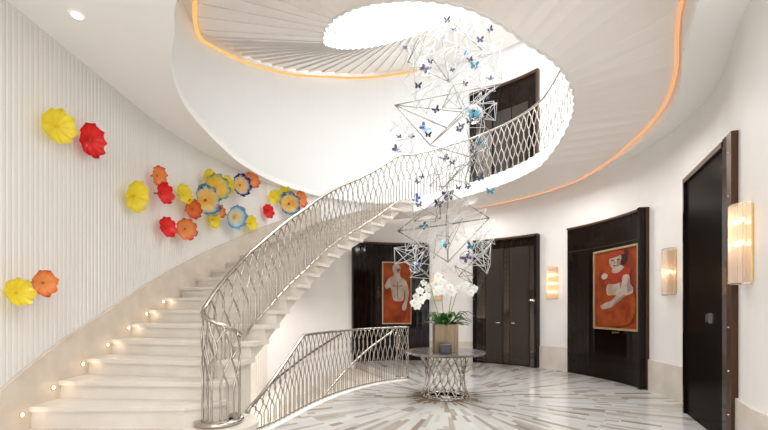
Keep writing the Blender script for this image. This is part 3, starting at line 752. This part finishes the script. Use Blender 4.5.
torso = [
 ('canvasdark', [(.62, .55), (.80, .50), (.85, .1), (.70, .02), (.60, .2)]),
 ('skin', [(.33, .90), (.36, .965), (.47, .985), (.60, .965), (.64, .89), (.58, .81), (.46, .785), (.38, .82)]),
 ('skin', [(.38, .84), (.60, .84), (.62, .76), (.82, .72), (.90, .62), (.88, .52), (.76, .55), (.76, .42), (.70, .36), (.40, .36), (.34, .42), (.28, .60), (.10, .58), (.10, .68), (.24, .76), (.38, .78)]),
 ('skin', [(.76, .64), (.90, .64), (.94, .48), (.86, .32), (.84, .22), (.70, .20), (.68, .28), (.78, .36), (.80, .48)]),
 ('skin', [(.05, .64), (.16, .66), (.20, .58), (.10, .56)]),
 ('shade', [(.50, .70), (.53, .70), (.54, .40), (.51, .40)]), ('shade', [(.32, .63), (.48, .62), (.48, .605), (.34, .61)]), ('shade', [(.56, .62), (.72, .63), (.70, .61), (.56, .605)]),
 ('shade', [(.46, .90), (.60, .91), (.62, .87), (.52, .83), (.50, .87)]),
 ('red', [(.36, .36), (.72, .36), (.72, .30), (.36, .31)]),
]
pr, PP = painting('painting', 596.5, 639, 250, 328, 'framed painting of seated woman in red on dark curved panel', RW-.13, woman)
b = MB(); q = PP(.52, -.055, .03); b.box(q, (.12, .03, .035), M['brass'], 0); b.build('name_plate', pr)
painting('painting', 383, 410.5, 263, 323, 'framed painting of bare male torso under the stair', RW-.13, torso)

# ------------------------------------------------------------------ sconces
def sconce(p, nn, zc, label, h=.74, w=.26, bulbs=(.22, .01)):
    root = empty('wall_sconce', (p.x, p.y, zc), label, 'wall lamp', 'ribbed glass wall sconces')
    u = Vector((-nn.y, nn.x)); U = Vector((u.x, u.y, 0)); N3 = Vector((nn.x, nn.y, 0)); o = Vector((p.x, p.y, zc))
    rz = math.atan2(u.y, u.x)
    b = MB(); b.box(o+N3*.012, (w*.9, .02, h*.96), M['brass'], rz); b.build('back_plate', root)
    b = MB(); n = 36; prof = []
    for k in range(n+1):
        q = PI*k/n; rr = 1+(.05 if k % 2 else -.03); prof.append(U*(-w/2*math.cos(q)*rr)+N3*(.02+.12*abs(math.sin(q))**.6*rr))
    vs = [o+q+Vector((0, 0, z)) for z in (-h/2, h/2) for q in prof]
    b.add(vs, [(i, i+1, n+2+i, n+1+i) for i in range(n)], M['sconce']); b.build('glass_shade', root)
    for z in (-h/2, h/2):
        b = MB(); b.tube([o+q*1.02+Vector((0, 0, z)) for q in prof[::2]], .006, M['metal'], 5); b.build('rim', root)
    for z in bulbs:
        b = MB(); b.tube([o+N3*.07+U*q+Vector((0, 0, z)) for q in (-.085, 0, .085)], .017, M['bulb'], 8); b.build('bulb', root, True)
def on_arc(px, R=RW):
    a, d = az_px(px, R); q = Vector(pol(CO, R, a)); return q, (Vector(CO)-q).normalized()
q, nn = on_arc(553.5); sconce(q, nn, 2.03, 'glowing ribbed glass sconce between double doors and woman painting', bulbs=(.2, 0, -.2))
q, nn = on_arc(673); sconce(q, nn, 2.03, 'ribbed glass sconce left of the nearest black door', bulbs=(0,))
q, nn = on_arc(438); sconce(q, nn, 2.03, 'glowing sconce on the white wall behind the orchids')
s = back_path.ray(749); q = back_path.at(s); tg = back_path.tan(s); nn = Vector((tg.y, -tg.x)); sconce(q, nn, 2.05, 'largest ribbed glass sconce at the right end of the wall')

# recessed ceiling light
p = at(77, 14, 390*(ZC-EYE)/(HY-14)); r_ = empty('ceiling_downlight', (p.x, p.y, ZC-.002), 'small recessed round downlight in the ceiling above the ribbed wall', 'ceiling light')
b = MB(); b.lathe([(.0, ZC-.028), (.045, ZC-.022), (.045, ZC-.001), (0, ZC-.001)], M['lamp'], (p.x, p.y, 0), 20); b.build('lamp_lens', r_)
b = MB(); b.lathe([(.046, ZC-.014), (.07, ZC-.010), (.075, ZC-.001), (.046, ZC-.001), (.046, ZC-.014)], M['white'], (p.x, p.y, 0), 24); b.build('bezel', r_)

# ------------------------------------------------------------------ glass flowers on the ribbed wall
flowers = [
 (58, 126, 31, 'yellow', 'large yellow glass flower at upper left beside a red one', 0),
 (91, 140, 29, 'red', 'large red ruffled glass flower at upper left beside a yellow one', 0),
 (136, 196, 28, 'yellow', 'wide yellow glass flower at left edge of the main cluster', 0),
 (158.5, 176, 19, 'orange', 'orange glass flower above a red one, topmost left of cluster', 0),
 (164, 193, 21, 'red', 'red glass flower directly below an orange one', .05),
 (184, 194, 18, 'yellow', 'yellow glass flower left of the blue rimmed pair', 0),
 (193, 209, 19, 'ember', 'deep orange glass flower overlapping the largest blue rimmed one', .04),
 (167, 227, 20, 'red', 'red glass flower lowest in cluster, touching an orange one', 0),
 (186, 229, 21, 'orange', 'orange glass flower lowest in cluster, right of red one', .04),
 (209, 177, 15, 'yellow', 'yellow glass flower peeking above the green rimmed one', 0),
 (217, 187, 25, 'green', 'amber glass flower with green rim above the largest blue one', .08),
 (207, 200, 29, 'blue', 'largest blue rimmed amber glass flower in cluster centre', .14),
 (227, 185, 17, 'yellow', 'yellow glass flower half hidden right of the green rimmed one', 0),
 (214, 220, 15, 'yellow', 'yellow glass flower below the largest blue rimmed one', 0),
 (219, 211, 13, 'orange', 'small peach glass flower tucked under the largest blue rimmed one', .03),
 (241, 185, 21, 'navy', 'navy rimmed amber glass flower beside an orange one', .06),
 (252, 180, 16, 'orange', 'orange glass flower right of the navy rimmed one', 0),
 (236, 217, 22, 'sky', 'pale sky blue rimmed glass flower with orange heart', .06),
 (251, 223, 15, 'yellow', 'yellow glass flower at lower right of the pale blue one', 0),
 (268, 211, 14, 'red', 'small red glass flower alone near the railing', 0),
 (274, 197, 13, 'yellow', 'pale yellow glass flower above the small red one', 0),
 (285.5, 192, 12, 'yellow', 'small yellow glass flower at top of the rightmost trio', 0),
 (289.5, 203.5, 22, 'blue', 'blue rimmed amber glass flower nearest the stair railing', .06),
 (301, 199, 15, 'orange', 'small orange glass flower farthest right beside the railing', .02),
 (18, 292, 27, 'yellow', 'yellow glass flower low on wall near the picture edge', 0),
 (44, 283, 25, 'orange', 'orange fluted glass flower low on wall beside yellow one', .05),
]
for (px, py, hpx, kind, label, lift) in flowers:
    s = outer_path.ray(px); p = outer_path.at(s); tg = outer_path.tan(s); nn = Vector((tg.y, -tg.x)); d = p.y
    z = EYE+(HY-py)/F*d; R = hpx*d/F/2
    off = .13+lift; k = (d-nn.y*0)/d
    base = Vector((p.x, p.y, z)); N3 = Vector((nn.x, nn.y, 0)).normalized()
    cen = at(px, py, d-.0) + Vector((0, 0, 0))
    # stand the bowl off the wall, sliding along the wall so that it covers its place
    view = (Vector((0, 0, EYE))-cen).normalized(); tt = off/max(.25, view.dot(N3)); cen = cen+view*tt
    sc = cen.y/d; R *= sc
    ax = (N3*.85+view*.45+Vector((random.uniform(-.25, .25), random.uniform(-.2, .2), random.uniform(-.25, .1)))).normalized()
    root = empty('glass_flower', base, label, 'glass ornament', 'blown glass flowers on the ribbed wall')
    lg = Vector((0, 0, -.8))+Vector((tg.x, tg.y, 0))*random.uniform(.2, .7); lg = (lg-ax*lg.dot(ax)).normalized(); sd = ax.cross(lg)
    Q = Matrix((lg, sd, ax)).transposed()
    rnd = random.Random(int(px*10+py)); ph = rnd.uniform(0, 6); nw = rnd.choice((7, 8, 9)); el = rnd.uniform(.74, .94); R *= 1.08
    b = MB(); NS, NR = 56, 9; vs = []; fs = []
    for i in range(NR+1):
        r = i/NR
        for k2 in range(NS):
            q = 2*PI*k2/NS
            ruf = (.07*math.sin(nw*q+ph)+.04*math.sin(2*nw*q+1.3*ph)+.035*math.sin(3*q+ph))*r**2.5
            rr = r*(1+.05*math.sin(nw*q+ph+.8)*r*r+.05*math.sin(2*q+ph)+.02*math.sin(17*q)*r**4); zz = .42*r**2.2+ruf*1.3-.22
            vs.append((rr*math.cos(q), rr*math.sin(q)*el, zz))
    for i in range(NR):
        for k2 in range(NS): fs.append((i*NS+k2, i*NS+(k2+1) % NS, (i+1)*NS+(k2+1) % NS, (i+1)*NS+k2))
    b.add(vs, fs, FM[kind]); o = b.build('glass_bowl', None, True)
    o.parent = root; o.matrix_parent_inverse = Matrix.Translation(base).inverted()
    o.matrix_basis = Matrix.Translation(cen) @ Q.to_4x4() @ Matrix.Scale(R, 4)
    b = MB(); b.sphere((0, 0, -.16), .10, FM['ember'] if kind in ('orange', 'red', 'blue', 'navy', 'ember') else FM['yellow'], 10)
    o = b.build('glass_heart', None, True); o.parent = root; o.matrix_parent_inverse = Matrix.Translation(base).inverted()
    o.matrix_basis = Matrix.Translation(cen) @ Q.to_4x4() @ Matrix.Scale(R, 4)
    b = MB(); foot = cen-ax*R*.2; wq_ = foot-N3*((foot-base).dot(N3)-.005)
    b.tube([foot, wq_], .012, M['metal'], 6); b.build('wall_pin', root, True)

# ------------------------------------------------------------------ round table with planter
T = Vector((1.0, 6.4, 0))
root = empty('round_table', T, 'round grey stone table on woven metal lattice base', 'table')
b = MB(); b.lathe([(0, .70), (.60, .70), (.64, .712), (.65, .728), (.64, .745), (0, .745)], M['stone'], T, 56); b.build('tabletop', root)
b = MB(); b.lathe([(.26, 0.002), (.34, .002), (.345, .012), (.34, .022), (.26, .022), (.26, .002)], M['chrome'], T, 40); b.build('base_ring', root, True)
b = MB(); b.tube([T+Vector((.34*math.cos(2*PI*k/36), .34*math.sin(2*PI*k/36), .685)) for k in range(36)], .012, M['metal'], 6, True); b.build('top_ring', root, True)
for k in range(32):
    q = 2*PI*k/32; sg = 1 if k % 2 else -1; line = []
    for j in range(15):
        t = j/14; qq = q+sg*(.30*math.sin(PI*t*1.5)); rr = .30+.09*(2*t-1)**2+.03*t
        line.append(T+Vector((rr*math.cos(qq), rr*math.sin(qq), .02+.68*t)))
    b = MB(); b.tube(line, .0095, M['metal'], 5); b.build('leg', root, True)
TZ = .745
plant = empty('potted_orchid', T+Vector((.01, .05, TZ)), 'white orchids with green foliage in a gold box planter', 'plant')
pc = T+Vector((.01, .05, 0))
b = MB(); hw = .185; rim = [(-hw, -hw), (hw, -hw), (hw, hw), (-hw, hw)]
for (x0, y0, x1, y1) in ((-hw, -hw, hw, -hw+.02), (-hw, hw-.02, hw, hw), (-hw, -hw+.02, -hw+.02, hw-.02), (hw-.02, -hw+.02, hw, hw-.02)):
    b.box((pc.x+(x0+x1)/2, pc.y+(y0+y1)/2, TZ+.22), (x1-x0, y1-y0, .44), M['gold'])
b.box((pc.x, pc.y, TZ+.19), (hw*2-.04, hw*2-.04, .36), M['dark'])
pl = b.build('planter', plant)
rr_ = random.Random(3)
for k in range(46):
    q = rr_.uniform(0, 2*PI); ln = rr_.uniform(.16, .36); lift = rr_.uniform(.02, .24); wd = rr_.uniform(.03, .05)
    o0 = Vector((pc.x, pc.y, TZ+.40))+Vector((math.cos(q), math.sin(q), 0))*rr_.uniform(.02, .15); dirv = Vector((math.cos(q), math.sin(q), 0)); sd = Vector((-dirv.y, dirv.x, 0))
    b = MB(); vs = []; n = 7
    for i in range(n+1):
        t = i/n; p = o0+dirv*(ln*t)+Vector((0, 0, lift*math.sin(PI*t*.75)*1.0+.05*t-.06*t*t)); wv = wd*math.sin(PI*min(1, t*.92+.08))
        vs += [p-sd*wv+Vector((0, 0, .012)), p, p+sd*wv+Vector((0, 0, .012))]
    fs = []
    for i in range(n): fs += [(3*i, 3*i+1, 3*i+4, 3*i+3), (3*i+1, 3*i+2, 3*i+5, 3*i+4)]
    b.add(vs, fs, M['leaf']); b.build('leaf', plant, True)
d0 = pc.y
def bloom(b, c, size, face):
    Q = face.normalized().to_track_quat('Z', 'Y').to_matrix()
    for k in range(5):
        q = PI/2+2*PI*k/5; wv = .55 if k in (1, 4) else .36
        vs = []; n = 6
        for i in range(n+1):
            t = i/n; ww = wv*math.sin(PI*(t*.93+.05))**.7; zz = .18*t-.22*t*t
            for s in (-1, 0, 1):
                v = Vector((t*math.cos(q)-s*ww*math.sin(q), t*math.sin(q)+s*ww*math.cos(q), zz-.05*abs(s)+(.02 if k in (1, 4) else 0))); vs.append(c+Q@(v*size))
        fs = []
        for i in range(n): fs += [(3*i, 3*i+1, 3*i+4, 3*i+3), (3*i+1, 3*i+2, 3*i+5, 3*i+4)]
        b.add(vs, fs, M['petal'])
stems = [([(441, 322), (434, 300), (430, 285), (424, 281), (418, 287), (415, 297)], [(424, 283), (428, 289), (420, 291), (416, 297), (421, 300), (414, 303), (427, 296), (417, 306)]),
         ([(444, 322), (442, 300), (440, 285), (444, 277), (437, 281)], [(436, 284), (441, 281), (431, 286), (446, 285), (436, 292), (442, 291), (438, 276)]),
         ([(448, 322), (454, 302), (458, 290), (465, 286), (474, 288)], [(462, 287), (468, 289), (474, 289), (471, 293), (466, 285), (457, 290)]),
         ([(447, 322), (450, 305), (452, 290), (448, 283)], [(450, 287), (446, 290), (452, 293)])]
for si, (sp, bl) in enumerate(stems):
    dz = (-.08, 0, .05, -.03)[si]
    b = MB(); b.tube(catmull([at(x, y, d0+dz*min(1, i)) for i, (x, y) in enumerate(sp)], 6), .006, M['stem'], 5); st = b.build('flower_stem', plant, True)
    for (x, y) in bl:
        b = MB(); c = at(x, y, d0+dz-.03+rr_.uniform(-.04, .04)); face = Vector((rr_.uniform(-.6, .6), -1, rr_.uniform(-.3, .4)))
        bloom(b, c, rr_.uniform(.065, .085), face); b.sphere(c+face.normalized()*.012, .012, M['petalyellow'], 8); b.build('bloom', st, True, False)
b = MB()
cx, cy = T.x-.05, T.y-.35; s_ = .085
b.prism([(cx-s_, cy-s_), (cx+s_, cy-s_), (cx+s_, cy+s_), (cx-s_, cy+s_)], TZ, TZ+.15, M['candle'])
cr = empty('candle_holder', (cx, cy, TZ), 'small dark square glass candle holder in front of the planter', 'candle holder')
o = b.build('holder', cr); md = o.modifiers.new('bevel', 'BEVEL'); md.width = .012; md.segments = 3
b = MB(); b.lathe([(0, TZ+.15), (.055, TZ+.15), (.055, TZ+.158), (0, TZ+.158)], M['stone'], (cx, cy, 0), 20); b.build('candle', cr)

# ------------------------------------------------------------------ hanging sculpture with butterflies
ch = empty('hanging_sculpture', (1.0, 6.4, 9.9), 'tall hanging sculpture of angular metal rods in the stair well', 'chandelier')
def rods(edges, r, mat, name='rod_frame'):
    b = MB()
    nodes = []
    for a, c in edges:
        b.tube([a, c], r, mat, 5); nodes += [a, c]
    for q in {tuple(round(v, 3) for v in p) for p in nodes}: b.sphere(q, r*1.5, mat, 6)
    b.build(name, ch, True)
D = 6.4
def hub(dl): return [at(x, y, D+o) for x, y, o in dl]
big = [ # nodes (px, py, depth offset), edges
 ([(395, 105, -.3), (500, 84, .1), (447, 128, -.35), (462, 112, .35), (430, 145, 0)], [(0, 1), (0, 2), (0, 3), (1, 2), (1, 3), (2, 4), (3, 4), (0, 4), (1, 4)]),
 ([(430, 145, -.2), (442, 189, -.4), (474, 158, .1), (462, 112, .3), (492, 132, .2)], [(0, 1), (0, 2), (0, 3), (1, 2), (2, 3), (3, 4), (2, 4), (1, 4)]),
 ([(448, 191, -.1), (489, 218, 0), (398, 231, -.1), (448, 262, -.45), (446, 225, .5)], [(0, 1), (1, 2), (0, 2), (1, 3), (2, 3), (0, 4), (1, 4), (2, 4), (3, 4), (0, 3)]),
 ([(437, 8, 0), (449, 82, -.2), (408, 62, .2), (482, 50, .3), (418, 38, -.3)], [(0, 1), (0, 2), (0, 3), (1, 2), (1, 3), (2, 4), (0, 4), (1, 4)]),
]
for nd, ed in big:
    Pn = hub(nd); rods([(Pn[a], Pn[c]) for a, c in ed], .0085, M['rod'])
rg = random.Random(21)
def poly_small(px, py, size, depth, r, mat):
    c = at(px, py, D+depth); n = rg.choice((4, 5, 6, 6)); P_ = []
    for k in range(n):
        u = 1-2*(k+.5)/n; q = k*2.4+rg.uniform(-.6, .6); s = math.sqrt(1-u*u)
        P_.append(c+Vector((s*math.cos(q), s*math.sin(q), u))*size*rg.uniform(.7, 1.25))
    E = [(P_[i], P_[j]) for i in range(n) for j in range(i+1, n)]
    rg.shuffle(E); rods(E[:max(6, int(len(E)*.8))], r, mat)
s_w = .0048
for (px, py, s) in [(409, 256, .25), (414, 264, .20), (480, 260, .25), (474, 252, .24), (466, 272, .2), (484, 250, .18), (425, 250, .28), (447, 240, .40), (420, 232, .36), (470, 228, .34), (455, 205, .30), (430, 212, .28), (440, 180, .30), (463, 172, .30), (480, 160, .22), (452, 150, .26), (470, 130, .28), (488, 110, .24), (478, 95, .28), (455, 100, .30), (425, 95, .30)]:
    poly_small(px, py, s, rg.uniform(-.4, .4), s_w, M['rod'] if rg.random() < .45 else M['wire'])
for q_ in range(26):
    poly_small(rg.uniform(404, 490), rg.uniform(14, 285), rg.uniform(.16, .30), rg.uniform(-.45, .45), .0042, M['wire'])
for (px, py, s) in [(405, 25, .40), (425, 45, .40), (450, 30, .42), (475, 35, .38), (495, 48, .30), (412, 75, .38), (440, 65, .40), (470, 70, .36), (490, 62, .30), (455, 90, .34), (418, 12, .3), (465, 14, .3)]:
    poly_small(px, py, s, rg.uniform(-.4, .4), .005, M['wire'])
for (x, y) in ((.8, 6.2), (1.25, 6.3), (1.0, 6.65), (.55, 6.5), (1.4, 6.6)):
    b = MB(); b.tube([(x, y, 9.95), (x, y, 5.2)], .0035, M['wire'], 4); b.build('suspension_cable', ch)

def butterfly_parts(root, c, size, mat, Q):
    for sx in (-1, 1):
        b = MB()
        up = [(0, .05), (.18, .34), (.46, .55), (.62, .46), (.56, .22), (.36, .04), (.05, -.02)]; lo = [(.04, 0), (.34, .02), (.48, -.14), (.40, -.36), (.24, -.42), (.10, -.22)]
        for poly in (up, lo):
            n = len(poly)
            f = [Q@Vector((sx*x, y, .35*x+.012))*size+c for x, y in poly]; g = [Q@Vector((sx*x, y, .35*x-.012))*size+c for x, y in poly]
            b.add(f+g, [tuple(range(n)), tuple(range(2*n-1, n-1, -1))]+[(i, (i+1) % n, n+(i+1) % n, n+i) for i in range(n)], mat)
        b.build('wing', root)
    b = MB(); b.tube([Q@Vector((0, -.28, 0))*size+c, Q@Vector((0, 0, .02))*size+c, Q@Vector((0, .24, 0))*size+c], .035*size, M['dark'], 6)
    for sx in (-1, 1): b.tube([Q@Vector((0, .22, 0))*size+c, Q@Vector((sx*.14, .48, .05))*size+c], .010*size, M['dark'], 4)
    b.build('body', root, True)
def butterfly(px, py, w, mat, label, group=None, dep=None, tilt=.5):
    dd = D+(rg.uniform(-.35, .35) if dep is None else dep); c = at(px, py, dd); size = w*dd/F/1.1
    Q = (Matrix.Rotation(rg.uniform(-.5, .5), 3, 'Y') @ Matrix.Rotation(PI/2+rg.uniform(-tilt, tilt), 3, 'X') @ Matrix.Rotation(rg.uniform(-.6, .6), 3, 'Z'))
    root = empty('butterfly_ornament', c, label, 'butterfly ornament', group or 'glass butterflies in the hanging sculpture'); butterfly_parts(root, c, size, M[mat], Q); return c, dd
for px, py, w, mat, label in [
 (424, 129, 11, 'skyblue', 'bright blue butterfly left of the upper doorway'),
 (480, 143, 10, 'teal', 'turquoise butterfly in front of the gallery railing'),
 (396.5, 150.5, 10, 'slate', 'dark butterfly farthest left, apart above the stair handrail'),
 (445, 159, 9, 'slate', 'dark butterfly in the middle of the sculpture above the big diamond'),
 (448, 196, 11, 'violet', 'purple butterfly at the top point of the big diamond frame'),
 (417, 199, 8, 'skyblue', 'blue butterfly above the left corner of the big diamond frame'),
 (438, 204, 9, 'slate', 'grey blue butterfly just below the purple one'),
 (444, 245, 9, 'teal', 'turquoise butterfly low in the centre of the big diamond frame'),
 (471, 247, 9, 'teal', 'teal butterfly above the lower right glass globe'),
 (424, 226, 8, 'teal', 'pale teal butterfly on the left rods of the big diamond'),
 (490, 192, 8, 'teal', 'light blue butterfly right, against the white stair edge'),
 (464, 54, 9, 'skyblue', 'blue grey butterfly high near the top right'),
 (474, 66, 8, 'teal', 'blue butterfly below right of the highest cluster'),
 (418, 86, 7, 'slate', 'grey butterfly below the upper left glass globe'),
 (436, 110, 7, 'slate', 'dark butterfly beside the long left spike of rods'),
 (480, 178, 8, 'slate', 'dark butterfly under the gallery railing at right'),
 (490, 79, 7, 'slate', 'grey butterfly over the corner of upper doorway'),
 (419, 205, 6, 'violet', 'tiny violet butterfly beneath the left blue one'),
]: butterfly(px, py, w, mat, label)
for px, py in [(399, 137), (470, 60), (443, 38), (454, 30), (430, 62), (459, 130), (412, 137), (452, 163), (417, 182), (422, 177), (458, 188), (467, 187), (475, 152), (469, 122), (461, 126), (482, 118), (447, 20), (487, 98), (428, 135), (452, 70), (405, 48), (480, 40), (490, 30), (465, 84), (472, 165)]:
    butterfly(px, py, rg.uniform(4.5, 6.5), rg.choice(('slate', 'slate', 'violet')), 'tiny dark butterfly scattered among the rods of hanging sculpture', 'tiny dark butterflies among the rods')
for px, py, r, mat, label in [
 (473.5, 114.5, 9, 'teal', 'largest glass globe, before the upper doorway, holding a butterfly'),
 (424.5, 69, 6.5, 'violet', 'glass globe high at left holding a butterfly'),
 (415, 267.5, 6, 'skyblue', 'glass globe low at left near the torso painting'),
 (466.5, 258, 7, 'violet', 'glass globe low at right with a violet butterfly')]:
    dep = -.35; c = at(px, py, D+dep); R = r*(D+dep)/F
    root = empty('glass_globe', c, label, 'glass ornament', 'glass globes in the hanging sculpture')
    b = MB(); b.sphere(c, R, M['glass'], 24); b.build('globe', root, True)
    b = MB(); b.tube([c+Vector((0, 0, R)), c+Vector((0, 0, R+.25))], .003, M['wire'], 4); b.build('wire', root)
    butterfly(px, py, r*1.5, mat, {'t': 'turquoise', 'v': 'violet', 's': 'blue'}[mat[0]]+' butterfly inside the '+label.split(',')[0].split(' holding')[0].split(' near')[0].split(' with')[0], 'butterflies inside glass globes', dep, .2)
